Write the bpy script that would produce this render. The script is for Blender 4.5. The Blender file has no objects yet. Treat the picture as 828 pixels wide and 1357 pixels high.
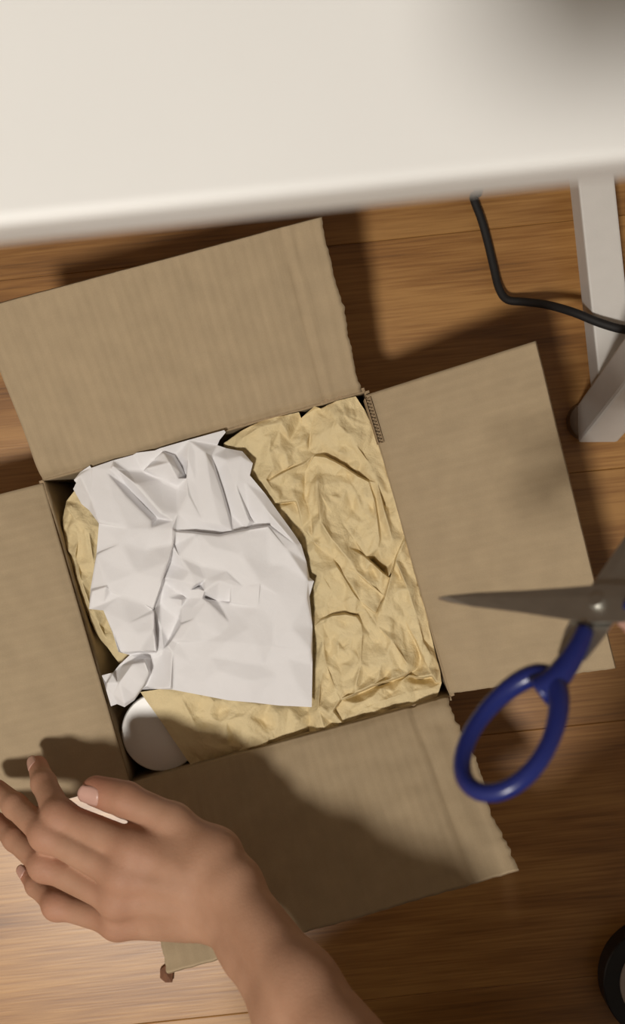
import bpy, bmesh, math, random
import numpy as np
from mathutils import Vector, Matrix
from mathutils.geometry import delaunay_2d_cdt
from mathutils import noise as mnoise

random.seed(7)
SC = bpy.context.scene
COL = SC.collection
ROOM_A = math.radians(6.0)          # the room (planks, desk, walls) is turned by this much
ZC = 0.99                            # camera height above the floor
FPX = 1400.0                         # focal length in pixels of an 828 x 1357 frame

# ------------------------------------------------------------------ camera
cam_d = bpy.data.cameras.new('camera')
cam = bpy.data.objects.new('camera', cam_d)
COL.objects.link(cam)
cam.location = (0, 0, ZC)
cam.rotation_euler = (0, 0, 0)
cam_d.sensor_fit = 'VERTICAL'
cam_d.sensor_height = 36.0
cam_d.lens = FPX / 1357.0 * 36.0
cam_d.clip_start = 0.01
cam_d.dof.use_dof = True
cam_d.dof.focus_distance = 0.86
cam_d.dof.aperture_fstop = 7.0
SC.camera = cam

# ------------------------------------------------------------------ world, lamp light, exposure
w = bpy.data.worlds.new('world')
SC.world = w
w.use_nodes = True
w.node_tree.nodes['Background'].inputs[0].default_value = (0.9, 0.85, 0.8, 1)
w.node_tree.nodes['Background'].inputs[1].default_value = 0.05
LAMP = Vector((-0.43, -0.75, 2.33))
ld = bpy.data.lights.new('lamp_light', 'AREA')
ld.shape = 'DISK'
ld.size = 0.24
ld.energy = 32.0
ld.color = (1.0, 0.945, 0.865)
lo = bpy.data.objects.new('lamp_light', ld)
COL.objects.link(lo)
lo.location = LAMP + Vector((0, 0, -0.012))
vs = SC.view_settings
vs.view_transform = 'Standard'
vs.look = 'None'
vs.exposure = 0.27
vs.gamma = 1.0
vs.use_curve_mapping = False


# ------------------------------------------------------------------ helpers
def P(px, py, z):
    """point at height z that the calibrated camera sees at photo pixel (px, py)"""
    d = ZC - z
    return Vector(((px - 414.0) * d / FPX, -(py - 678.5) * d / FPX, z))


def tag(o, label=None, cat=None, group=None, kind=None):
    if label: o['label'] = label
    if cat: o['category'] = cat
    if group: o['group'] = group
    if kind: o['kind'] = kind
    return o


def link(name, me, mat=None, parent=None):
    o = bpy.data.objects.new(name, me)
    COL.objects.link(o)
    if mat is not None and len(me.materials) == 0:
        me.materials.append(mat)
    if parent is not None:
        o.parent = parent
        o.matrix_parent_inverse = Matrix.Translation(parent.location).inverted() if parent.rotation_euler.z == 0 else parent.matrix_basis.inverted()
    return o


def empty(name, loc, label=None, cat=None, group=None):
    o = bpy.data.objects.new(name, None)
    COL.objects.link(o)
    o.location = loc
    o.empty_display_size = 0.05
    return tag(o, label, cat, group)


def mesh(name, verts, faces, smooth=False):
    me = bpy.data.meshes.new(name)
    me.from_pydata([tuple(v) for v in verts], [], [tuple(f) for f in faces])
    me.validate()
    if smooth:
        me.polygons.foreach_set('use_smooth', [True] * len(me.polygons))
    me.update()
    return me


def bm_mesh(name, bm, smooth=False):
    bmesh.ops.recalc_face_normals(bm, faces=bm.faces)
    me = bpy.data.meshes.new(name)
    bm.to_mesh(me)
    bm.free()
    if smooth:
        me.polygons.foreach_set('use_smooth', [True] * len(me.polygons))
    me.update()
    return me


def add_box(bm, c, s, rot=None, bevel=0.0):
    m = Matrix.Translation(Vector(c)) @ (rot.to_4x4() if rot is not None else Matrix.Identity(4)) @ Matrix.Diagonal((s[0], s[1], s[2], 1))
    g = bmesh.ops.create_cube(bm, size=1.0, matrix=m)
    if bevel > 0:
        es = set()
        for v in g['verts']:
            for e in v.link_edges: es.add(e)
        bmesh.ops.bevel(bm, geom=list(es), offset=bevel, segments=2, affect='EDGES', profile=0.6)


def add_bar(bm, a, b, w, h, up=Vector((0, 0, 1)), bevel=0.0):
    a = Vector(a); b = Vector(b)
    d = (b - a); L = d.length; d.normalize()
    side = d.cross(up).normalized()
    u2 = side.cross(d).normalized()
    rot = Matrix((side, d, u2)).transposed()
    add_box(bm, (a + b) / 2, (w, L, h), rot, bevel)


def tube(bm, pts, r, seg=12, closed=False, radii=None):
    pts = [Vector(p) for p in pts]
    n = len(pts)
    rings = []
    up = Vector((0.13, 0.21, 1)).normalized()
    for i, p in enumerate(pts):
        if closed:
            t = (pts[(i + 1) % n] - pts[i - 1]).normalized()
        else:
            t = (pts[min(i + 1, n - 1)] - pts[max(i - 1, 0)]).normalized()
        s = t.cross(up).normalized(); q = s.cross(t)
        rr = radii[i] if radii else r
        rings.append([bm.verts.new(p + (s * math.cos(k * 2 * math.pi / seg) + q * math.sin(k * 2 * math.pi / seg)) * rr) for k in range(seg)])
    m = n if closed else n - 1
    for i in range(m):
        A = rings[i]; B = rings[(i + 1) % n]
        for k in range(seg):
            bm.faces.new((A[k], A[(k + 1) % seg], B[(k + 1) % seg], B[k]))
    if not closed:
        bm.faces.new(rings[0]); bm.faces.new(rings[-1])


def spline(pts, n):
    """Catmull-Rom through pts"""
    pts = [Vector(p) for p in pts]
    pts = [pts[0] * 2 - pts[1]] + pts + [pts[-1] * 2 - pts[-2]]
    out = []
    for i in range(1, len(pts) - 2):
        p0, p1, p2, p3 = pts[i - 1:i + 3]
        for k in range(n):
            t = k / n
            out.append(0.5 * ((2 * p1) + (p2 - p0) * t + (2 * p0 - 5 * p1 + 4 * p2 - p3) * t * t + (3 * p1 - p0 - 3 * p2 + p3) * t ** 3))
    out.append(pts[-2])
    return out


# ------------------------------------------------------------------ materials
def newmat(name):
    m = bpy.data.materials.new(name)
    m.use_nodes = True
    nt = m.node_tree
    return m, nt, nt.nodes, nt.links, nt.nodes['Principled BSDF']


def N(nodes, kind, **kw):
    n = nodes.new(kind)
    for k, v in kw.items():
        if k.startswith('i_'):
            n.inputs[k[2:]].default_value = v
        else:
            setattr(n, k, v)
    return n


def ramp(nodes, stops):
    r = nodes.new('ShaderNodeValToRGB')
    el = r.color_ramp.elements
    while len(el) < len(stops): el.new(0.5)
    for e, (p, c) in zip(el, stops):
        e.position = p; e.color = (c[0], c[1], c[2], 1)
    return r


def simple(name, col, rough=0.5, var=0.06, scale=30.0, bump=0.0, bscale=200.0, metal=0.0):
    m, nt, nodes, links, b = newmat(name)
    tc = N(nodes, 'ShaderNodeTexCoord')
    no = N(nodes, 'ShaderNodeTexNoise')
    no.inputs['Scale'].default_value = scale; no.inputs['Detail'].default_value = 4
    links.new(tc.outputs['Object'], no.inputs['Vector'])
    r = ramp(nodes, [(0.3, [c * (1 - var) for c in col]), (0.7, [min(1, c * (1 + var)) for c in col])])
    links.new(no.outputs['Fac'], r.inputs[0])
    links.new(r.outputs[0], b.inputs['Base Color'])
    b.inputs['Roughness'].default_value = rough
    b.inputs['Metallic'].default_value = metal
    if bump > 0:
        n2 = N(nodes, 'ShaderNodeTexNoise'); n2.inputs['Scale'].default_value = bscale; n2.inputs['Detail'].default_value = 3
        links.new(tc.outputs['Object'], n2.inputs['Vector'])
        bp = N(nodes, 'ShaderNodeBump'); bp.inputs['Strength'].default_value = bump; bp.inputs['Distance'].default_value = 0.001
        links.new(n2.outputs['Fac'], bp.inputs['Height']); links.new(bp.outputs[0], b.inputs['Normal'])
    return m


def wood_mat():
    m, nt, nodes, links, b = newmat('laminate_wood')
    tc = N(nodes, 'ShaderNodeTexCoord')
    oi = N(nodes, 'ShaderNodeObjectInfo')
    cb = N(nodes, 'ShaderNodeCombineXYZ')
    mu = N(nodes, 'ShaderNodeMath', operation='MULTIPLY'); mu.inputs[1].default_value = 37.0
    links.new(oi.outputs['Random'], mu.inputs[0])
    links.new(mu.outputs[0], cb.inputs[0]); links.new(mu.outputs[0], cb.inputs[1])
    ad = N(nodes, 'ShaderNodeVectorMath', operation='ADD')
    links.new(tc.outputs['Object'], ad.inputs[0]); links.new(cb.outputs[0], ad.inputs[1])
    # broad distorted figure (cathedral grain)
    mp = N(nodes, 'ShaderNodeMapping'); mp.inputs['Scale'].default_value = (1.6, 13.0, 1)
    links.new(ad.outputs[0], mp.inputs['Vector'])
    n1 = N(nodes, 'ShaderNodeTexNoise'); n1.inputs['Scale'].default_value = 1.0; n1.inputs['Detail'].default_value = 2.5; n1.inputs['Distortion'].default_value = 0.5
    links.new(mp.outputs[0], n1.inputs['Vector'])
    mm = N(nodes, 'ShaderNodeMath', operation='MULTIPLY'); mm.inputs[1].default_value = 7.0
    links.new(n1.outputs['Fac'], mm.inputs[0])
    fr = N(nodes, 'ShaderNodeMath', operation='PINGPONG'); fr.inputs[1].default_value = 1.0
    links.new(mm.outputs[0], fr.inputs[0])
    # fine pores
    mp2 = N(nodes, 'ShaderNodeMapping'); mp2.inputs['Scale'].default_value = (14.0, 420.0, 1)
    links.new(ad.outputs[0], mp2.inputs['Vector'])
    n2 = N(nodes, 'ShaderNodeTexNoise'); n2.inputs['Scale'].default_value = 1.0; n2.inputs['Detail'].default_value = 4
    links.new(mp2.outputs[0], n2.inputs['Vector'])
    mp3 = N(nodes, 'ShaderNodeMapping'); mp3.inputs['Scale'].default_value = (3.0, 34.0, 1)
    links.new(ad.outputs[0], mp3.inputs['Vector'])
    n3 = N(nodes, 'ShaderNodeTexNoise'); n3.inputs['Scale'].default_value = 1.0; n3.inputs['Detail'].default_value = 5
    links.new(mp3.outputs[0], n3.inputs['Vector'])
    a1 = N(nodes, 'ShaderNodeMath', operation='MULTIPLY_ADD'); a1.inputs[1].default_value = 0.26
    links.new(fr.outputs[0], a1.inputs[0])
    s2 = N(nodes, 'ShaderNodeMath', operation='MULTIPLY_ADD'); s2.inputs[1].default_value = 0.75; s2.inputs[2].default_value = -0.24
    links.new(n2.outputs['Fac'], s2.inputs[0])
    a2 = N(nodes, 'ShaderNodeMath', operation='MULTIPLY_ADD'); a2.inputs[1].default_value = 0.55
    links.new(n3.outputs['Fac'], a2.inputs[0]); links.new(s2.outputs[0], a2.inputs[2])
    links.new(a2.outputs[0], a1.inputs[2])
    r = ramp(nodes, [(0.16, (0.125, 0.052, 0.014)), (0.46, (0.315, 0.148, 0.045)), (0.74, (0.480, 0.258, 0.092))])
    links.new(a1.outputs[0], r.inputs[0])
    # plank to plank tint
    hv = N(nodes, 'ShaderNodeHueSaturation')
    v = N(nodes, 'ShaderNodeMath', operation='MULTIPLY_ADD'); v.inputs[1].default_value = 0.22; v.inputs[2].default_value = 0.89
    links.new(oi.outputs['Random'], v.inputs[0]); links.new(v.outputs[0], hv.inputs['Value']); hv.inputs['Saturation'].default_value = 1.06
    links.new(r.outputs[0], hv.inputs['Color'])
    links.new(hv.outputs[0], b.inputs['Base Color'])
    b.inputs['Roughness'].default_value = 0.40
    b.inputs['Specular IOR Level'].default_value = 1.0
    bp = N(nodes, 'ShaderNodeBump'); bp.inputs['Strength'].default_value = 0.12; bp.inputs['Distance'].default_value = 0.0006
    links.new(n2.outputs['Fac'], bp.inputs['Height']); links.new(bp.outputs[0], b.inputs['Normal'])
    return m


def cardboard_mat(name, col, flute=0.35, streak=0.07):
    m, nt, nodes, links, b = newmat(name)
    uv = N(nodes, 'ShaderNodeUVMap'); uv.uv_map = 'UVMap'
    # liner fibres, mottling
    n1 = N(nodes, 'ShaderNodeTexNoise'); n1.inputs['Scale'].default_value = 55; n1.inputs['Detail'].default_value = 5
    links.new(uv.outputs[0], n1.inputs['Vector'])
    mp = N(nodes, 'ShaderNodeMapping'); mp.inputs['Scale'].default_value = (170, 22, 1)
    links.new(uv.outputs[0], mp.inputs['Vector'])
    n2 = N(nodes, 'ShaderNodeTexNoise'); n2.inputs['Scale'].default_value = 1; n2.inputs['Detail'].default_value = 3
    links.new(mp.outputs[0], n2.inputs['Vector'])
    n3 = N(nodes, 'ShaderNodeTexNoise'); n3.inputs['Scale'].default_value = 900; n3.inputs['Detail'].default_value = 2
    links.new(uv.outputs[0], n3.inputs['Vector'])
    a = N(nodes, 'ShaderNodeMath', operation='MULTIPLY_ADD'); a.inputs[1].default_value = 0.5
    links.new(n1.outputs['Fac'], a.inputs[0])
    a0 = N(nodes, 'ShaderNodeMath', operation='MULTIPLY_ADD'); a0.inputs[1].default_value = 0.3
    links.new(n3.outputs['Fac'], a0.inputs[0])
    a00 = N(nodes, 'ShaderNodeMath', operation='MULTIPLY'); a00.inputs[1].default_value = 0.2
    links.new(n2.outputs['Fac'], a00.inputs[0])
    links.new(a00.outputs[0], a0.inputs[2]); links.new(a0.outputs[0], a.inputs[2])
    r = ramp(nodes, [(0.3, [c * (1 - streak * 1.4) for c in col]), (0.5, col), (0.72, [c * (1 + streak * 1.6) for c in col])])
    links.new(a.outputs[0], r.inputs[0])
    links.new(r.outputs[0], b.inputs['Base Color'])
    b.inputs['Roughness'].default_value = 0.82
    b.inputs['Specular IOR Level'].default_value = 0.25
    # flutes showing through the liner
    sx = N(nodes, 'ShaderNodeSeparateXYZ'); links.new(uv.outputs[0], sx.inputs[0])
    f = N(nodes, 'ShaderNodeMath', operation='MULTIPLY'); f.inputs[1].default_value = 2 * math.pi / 0.0078
    links.new(sx.outputs[0], f.inputs[0])
    si = N(nodes, 'ShaderNodeMath', operation='SINE'); links.new(f.outputs[0], si.inputs[0])
    fm = N(nodes, 'ShaderNodeMath', operation='MULTIPLY'); links.new(si.outputs[0], fm.inputs[0]); links.new(n2.outputs['Fac'], fm.inputs[1])
    h = N(nodes, 'ShaderNodeMath', operation='MULTIPLY_ADD'); h.inputs[1].default_value = 0.8
    links.new(n1.outputs['Fac'], h.inputs[0]); links.new(fm.outputs[0], h.inputs[2])
    bp = N(nodes, 'ShaderNodeBump'); bp.inputs['Strength'].default_value = flute; bp.inputs['Distance'].default_value = 0.0007
    links.new(h.outputs[0], bp.inputs['Height']); links.new(bp.outputs[0], b.inputs['Normal'])
    return m


def paper_mat(name, col, rough, bump, scale, var):
    m, nt, nodes, links, b = newmat(name)
    tc = N(nodes, 'ShaderNodeTexCoord')
    n1 = N(nodes, 'ShaderNodeTexNoise'); n1.inputs['Scale'].default_value = scale; n1.inputs['Detail'].default_value = 6; n1.inputs['Roughness'].default_value = 0.55
    links.new(tc.outputs['Object'], n1.inputs['Vector'])
    vo = N(nodes, 'ShaderNodeTexVoronoi'); vo.feature = 'F1'; vo.inputs['Scale'].default_value = scale * 1.6
    wv = N(nodes, 'ShaderNodeMixRGB'); wv.inputs[0].default_value = 0.04
    links.new(tc.outputs['Object'], wv.inputs[1]); links.new(n1.outputs['Color'], wv.inputs[2])
    links.new(wv.outputs[0], vo.inputs['Vector'])
    r = ramp(nodes, [(0.3, [c * (1 - var) for c in col]), (0.7, [min(1, c * (1 + var)) for c in col])])
    links.new(n1.outputs['Fac'], r.inputs[0]); links.new(r.outputs[0], b.inputs['Base Color'])
    b.inputs['Roughness'].default_value = rough
    b.inputs['Specular IOR Level'].default_value = 0.25
    h = N(nodes, 'ShaderNodeMath', operation='MULTIPLY_ADD'); h.inputs[1].default_value = 1.4
    links.new(vo.outputs['Distance'], h.inputs[0]); links.new(n1.outputs['Fac'], h.inputs[2])
    bp = N(nodes, 'ShaderNodeBump'); bp.inputs['Strength'].default_value = bump; bp.inputs['Distance'].default_value = 0.002
    links.new(h.outputs[0], bp.inputs['Height']); links.new(bp.outputs[0], b.inputs['Normal'])
    return m


def skin_mat():
    m, nt, nodes, links, b = newmat('skin')
    tc = N(nodes, 'ShaderNodeTexCoord')
    n1 = N(nodes, 'ShaderNodeTexNoise'); n1.inputs['Scale'].default_value = 32; n1.inputs['Detail'].default_value = 4
    links.new(tc.outputs['Object'], n1.inputs['Vector'])
    r = ramp(nodes, [(0.3, (0.370, 0.200, 0.122)), (0.7, (0.460, 0.262, 0.168))])
    links.new(n1.outputs['Fac'], r.inputs[0])
    at = N(nodes, 'ShaderNodeAttribute'); at.attribute_name = 'flush'
    mx = N(nodes, 'ShaderNodeMixRGB'); mx.inputs[2].default_value = (0.440, 0.160, 0.105, 1)
    links.new(at.outputs['Fac'], mx.inputs[0]); links.new(r.outputs[0], mx.inputs[1])
    links.new(mx.outputs[0], b.inputs['Base Color'])
    b.inputs['Roughness'].default_value = 0.62
    b.inputs['Specular IOR Level'].default_value = 0.3
    b.inputs['Subsurface Weight'].default_value = 0.12
    b.inputs['Subsurface Radius'].default_value = (0.006, 0.0025, 0.0015)
    vo = N(nodes, 'ShaderNodeTexVoronoi'); vo.inputs['Scale'].default_value = 520
    links.new(tc.outputs['Object'], vo.inputs['Vector'])
    n2 = N(nodes, 'ShaderNodeTexNoise'); n2.inputs['Scale'].default_value = 180; n2.inputs['Detail'].default_value = 4
    links.new(tc.outputs['Object'], n2.inputs['Vector'])
    h = N(nodes, 'ShaderNodeMath', operation='ADD'); links.new(vo.outputs['Distance'], h.inputs[0]); links.new(n2.outputs['Fac'], h.inputs[1])
    bp = N(nodes, 'ShaderNodeBump'); bp.inputs['Strength'].default_value = 0.16; bp.inputs['Distance'].default_value = 0.0007
    links.new(h.outputs[0], bp.inputs['Height']); links.new(bp.outputs[0], b.inputs['Normal'])
    return m


M_WOOD = wood_mat()
M_CARD = cardboard_mat('cardboard', (0.412, 0.316, 0.200))
M_CARD_PLAIN = cardboard_mat('cardboard_plain', (0.404, 0.311, 0.197), flute=0.22)
M_EDGE = simple('cardboard_cut_edge', (0.34, 0.245, 0.145), 0.9, 0.2, 300, 0.4, 500)
M_KRAFT = paper_mat('kraft_paper', (0.720, 0.590, 0.345), 0.72, 0.26, 80, 0.04)
M_WHITE = paper_mat('white_paper', (0.80, 0.79, 0.80), 0.62, 0.10, 40, 0.015)
M_DESK = simple('white_laminate', (0.72, 0.715, 0.70), 0.42, 0.012, 12)
M_LEG = simple('white_powder_coat', (0.76, 0.735, 0.70), 0.45, 0.02, 60, 0.1, 900)
M_CAP = simple('clear_brown_plastic', (0.17, 0.115, 0.075), 0.28, 0.1)
M_CABLE = simple('black_rubber', (0.011, 0.010, 0.010), 0.7, 0.1)
M_LID = simple('white_plastic', (0.78, 0.765, 0.74), 0.35, 0.01)
M_SKIN = skin_mat()
M_NAIL = simple('fingernail', (0.56, 0.33, 0.265), 0.32, 0.04, 80)
M_STEEL = simple('brushed_steel', (0.62, 0.61, 0.57), 0.45, 0.05, 90, metal=1.0)
M_BLUE = simple('blue_plastic', (0.012, 0.020, 0.135), 0.30, 0.05)
M_TAPE = simple('black_tape', (0.010, 0.010, 0.012), 0.42, 0.1)
M_CORE = simple('grey_card_core', (0.42, 0.36, 0.32), 0.8, 0.08, 80)
M_SCRAP = simple('brown_scrap', (0.17, 0.072, 0.036), 0.75, 0.25, 200, 0.4, 300)
M_SHIRT = simple('dark_cotton', (0.035, 0.037, 0.045), 0.85, 0.15, 60, 0.3, 800)
M_PANTS = simple('denim', (0.05, 0.065, 0.10), 0.85, 0.15, 60, 0.3, 800)
M_HAIR = simple('black_hair', (0.012, 0.010, 0.009), 0.5, 0.3, 120, 0.6, 400)
M_EYE = simple('eye_white', (0.75, 0.73, 0.70), 0.2, 0.01)
M_WALL = simple('painted_wall', (0.42, 0.39, 0.35), 0.85, 0.02, 4, 0.1, 300)
M_CEIL = simple('painted_ceiling', (0.50, 0.48, 0.44), 0.9, 0.02, 4)


def emit_mat():
    m, nt, nodes, links, b = newmat('lamp_glass')
    b.inputs['Base Color'].default_value = (0.9, 0.88, 0.84, 1)
    b.inputs['Emission Color'].default_value = (1.0, 0.945, 0.865, 1)
    b.inputs['Emission Strength'].default_value = 6.0
    return m


# ------------------------------------------------------------------ room shell
CA, SA = math.cos(ROOM_A), math.sin(ROOM_A)
RZ = Matrix.Rotation(ROOM_A, 3, 'Z')


def U(u, v, z=0.0):
    """room coordinates (u along the planks, v across them) to world"""
    return Vector((u * CA - v * SA, u * SA + v * CA, z))


RU0, RU1, RV0, RV1, RH = -1.55, 1.25, -1.95, 0.72, 2.38

bm = bmesh.new()
add_box(bm, U((RU0 + RU1) / 2, (RV0 + RV1) / 2, -0.026), (RU1 - RU0 + 0.2, RV1 - RV0 + 0.2, 0.032), RZ)
floor = link('floor', bm_mesh('floor', bm), simple('underlay', (0.05, 0.035, 0.025), 0.9))
tag(floor, 'brown wood laminate floor under the box and the desk', None, None, 'structure')
PW, PL = 0.2355, 1.38
bm = bmesh.new()
add_box(bm, (0, 0, -0.005), (PL - 0.0003, PW - 0.0003, 0.010))
bmesh.ops.bevel(bm, geom=[e for e in bm.edges if all(v.co.z > -0.001 for v in e.verts)], offset=0.0006, segments=1, affect='EDGES')
plank_me = bm_mesh('plank', bm)
plank_me.materials.append(M_WOOD)
p0 = P(260, 1349, 0)
v_seam = -SA * p0.x + CA * p0.y
k0 = int(math.floor((RV0 - v_seam) / PW)); k1 = int(math.ceil((RV1 - v_seam) / PW))
for k in range(k0, k1):
    vm = v_seam + (k + 0.5) * PW
    off = [0.13, 0.05, 0.62, 0.20, 0.08][k % 5] * PL
    j = 0
    u = RU0 - off
    while u < RU1:
        if u + PL > RU0:
            o = link('plank', plank_me)
            o.location = U(u + PL / 2, vm, 0)
            o.rotation_euler = (0, 0, ROOM_A)
            o.parent = floor
        u += PL


def wall(name, c, s, mat, label):
    b_ = bmesh.new()
    add_box(b_, c, s, RZ)
    return tag(link(name, bm_mesh(name, b_), mat), label, None, None, 'structure')


um, vm_ = (RU0 + RU1) / 2, (RV0 + RV1) / 2
wall('wall_back', U(um, RV1 + 0.05, RH / 2), (RU1 - RU0 + 0.2, 0.1, RH), M_WALL, 'plain pale wall behind the desk')
wall('wall_front', U(um, RV0 - 0.05, RH / 2), (RU1 - RU0 + 0.2, 0.1, RH), M_WALL, 'plain pale wall behind the person')
wall('wall_left', U(RU0 - 0.05, vm_, RH / 2), (0.1, RV1 - RV0, RH), M_WALL, 'plain pale wall on the left')
wall('wall_right', U(RU1 + 0.05, vm_, RH / 2), (0.1, RV1 - RV0, RH), M_WALL, 'plain pale wall on the right')
wall('ceiling', U(um, vm_, RH + 0.05), (RU1 - RU0 + 0.2, RV1 - RV0 + 0.2, 0.1), M_CEIL, 'plain white ceiling')

lamp = empty('ceiling_lamp', (LAMP.x, LAMP.y, RH), 'round white ceiling lamp above the floor', 'lamp')
bm = bmesh.new()
bmesh.ops.create_cone(bm, cap_ends=True, segments=40, radius1=0.15, radius2=0.145, depth=0.03, matrix=Matrix.Translation((LAMP.x, LAMP.y, RH - 0.015)))
link('lamp_housing', bm_mesh('lamp_housing', bm), M_LEG, lamp)
bm = bmesh.new()
bmesh.ops.create_cone(bm, cap_ends=True, segments=40, radius1=0.12, radius2=0.125, depth=0.012, matrix=Matrix.Translation((LAMP.x, LAMP.y, RH - 0.036)))
link('diffuser', bm_mesh('diffuser', bm), emit_mat(), lamp)

# ------------------------------------------------------------------ desk
DZ = 0.74
fr = (P(0, 326, 0.722) + P(828, 241, 0.722)) / 2
DV0 = -SA * fr.x + CA * fr.y
desk = empty('desk', U(-0.2, DV0 + 0.3, 0), 'white desk with slanted square tube legs standing over the wood floor', 'desk')
bm = bmesh.new()
add_box(bm, U(-0.27, DV0 + 0.3, DZ - 0.009), (1.24, 0.60, 0.018), RZ, 0.0025)
link('tabletop', bm_mesh('tabletop', bm), M_DESK, desk)
foot = P(788, 563, 0.0)
fu, fv = foot.x * CA + foot.y * SA, -foot.x * SA + foot.y * CA


def leg_frame(u):
    W = 0.036
    lean = 0.36
    H = DZ - 0.018
    vb = fv + 2 * lean * H + 0.0
    # front and back legs lean towards each other, a low stretcher joins them
    for (v0, v1) in ((fv, fv + lean * H * 0.62), (DV0 + 0.56, DV0 + 0.56 - lean * H * 0.42)):
        b_ = bmesh.new()
        add_bar(b_, U(u, v0 , 0.006), U(u, v1, H), W, W, Vector((0, -1, 0.3)), 0.003)
        # cut the foot level with the floor
        geom = b_.verts[:] + b_.edges[:] + b_.faces[:]
        r_ = bmesh.ops.bisect_plane(b_, geom=geom, plane_co=(0, 0, 0.004), plane_no=(0, 0, -1), clear_outer=True)
        bmesh.ops.contextual_create(b_, geom=[e for e in r_['geom_cut'] if isinstance(e, bmesh.types.BMEdge)])
        lg = link('leg', bm_mesh('leg', b_), M_LEG, desk)
        b_ = bmesh.new()
        fc = U(u - 0.008, v0 + 0.004, 0)
        bmesh.ops.create_cone(b_, cap_ends=True, segments=28, radius1=0.0185, radius2=0.0175, depth=0.010, matrix=Matrix.Translation((fc.x, fc.y, 0.0055)))
        link('foot_cap', bm_mesh('foot_cap', b_), M_CAP, lg)
    b_ = bmesh.new()
    add_bar(b_, U(u + 0.006, fv + 0.024, 0.050), U(u + 0.006, DV0 + 0.54, 0.050), 0.032, 0.030, Vector((0, 0, 1)), 0.002)
    link('stretcher', bm_mesh('stretcher', b_), M_LEG, desk)
    b_ = bmesh.new()
    add_bar(b_, U(u, fv + 0.1, H - 0.018), U(u, DV0 + 0.5, H - 0.018), W, W, Vector((0, 0, 1)), 0.002)
    link('top_rail', bm_mesh('top_rail', b_), M_LEG, desk)


leg_frame(fu)
leg_frame(fu - 1.02)

# ------------------------------------------------------------------ power cable
cp = [P(622, 236, 0.008), P(627, 262, 0.008), P(638, 292, 0.008), P(647, 325, 0.008), P(654, 355, 0.009), P(661, 382, 0.012), P(672, 397, 0.016),
      P(695, 400, 0.025), P(725, 404, 0.045), P(760, 414, 0.068), P(795, 428, 0.077), P(828, 437, 0.078), P(870, 440, 0.06), P(930, 430, 0.010), P(1010, 400, 0.006)]
pre = [U(0.02, DV0 + 0.45, 0.008), U(0.08, DV0 + 0.33, 0.008)]
bm = bmesh.new()
tube(bm, spline(pre + cp, 6), 0.0038, 10)
tag(link('power_cable', bm_mesh('power_cable', bm, True), M_CABLE), 'black power cable lying on the wood floor and crossing the white desk leg', 'cable')

# ------------------------------------------------------------------ cardboard box
RIM = 0.130
TL, TR, BR, BL = P(55, 636, RIM), P(484, 518, RIM), P(598, 924, RIM), P(171, 1040, RIM)
boxc = (TL + TR + BR + BL) / 4
box = empty('cardboard_box', (boxc.x, boxc.y, 0), 'open brown cardboard box packed with crumpled paper on the wood floor', 'box')


def grid_slab(fn, nu, nv, th, name, mat, parent, lu, lv, hole=None):
    """a solid sheet of board: fn(u,v)->(point, normal) for u,v in 0..1"""
    verts, faces, uvs = [], [], []
    idx = {}
    for s in (0, 1):
        for i in range(nu + 1):
            for j in range(nv + 1):
                p, n = fn(i / nu, j / nv)
                idx[(s, i, j)] = len(verts)
                verts.append(p if s == 0 else p - n * th)
                uvs.append((i / nu * lu, j / nv * lv))
    for i in range(nu):
        for j in range(nv):
            faces.append((idx[0, i, j], idx[0, i + 1, j], idx[0, i + 1, j + 1], idx[0, i, j + 1]))
            faces.append((idx[1, i, j], idx[1, i, j + 1], idx[1, i + 1, j + 1], idx[1, i + 1, j]))
    nedge0 = len(faces)
    for i in range(nu):
        faces.append((idx[0, i, 0], idx[1, i, 0], idx[1, i + 1, 0], idx[0, i + 1, 0]))
        faces.append((idx[0, i, nv], idx[0, i + 1, nv], idx[1, i + 1, nv], idx[1, i, nv]))
    for j in range(nv):
        faces.append((idx[0, 0, j], idx[0, 0, j + 1], idx[1, 0, j + 1], idx[1, 0, j]))
        faces.append((idx[0, nu, j], idx[1, nu, j], idx[1, nu, j + 1], idx[0, nu, j + 1]))
    me = bpy.data.meshes.new(name)
    me.from_pydata([tuple(v) for v in verts], [], faces)
    uvl = me.uv_layers.new(name='UVMap')
    for lp in me.loops:
        uvl.data[lp.index].uv = uvs[lp.vertex_index]
    me.materials.append(mat); me.materials.append(M_EDGE)
    for p in me.polygons:
        p.use_smooth = p.index < nedge0
        p.material_index = 0 if p.index < nedge0 else 1
    me.update()
    return link(name, me, None, parent)


def nz(x, y, z=0.0):
    return mnoise.noise(Vector((x, y, z)))


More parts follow.
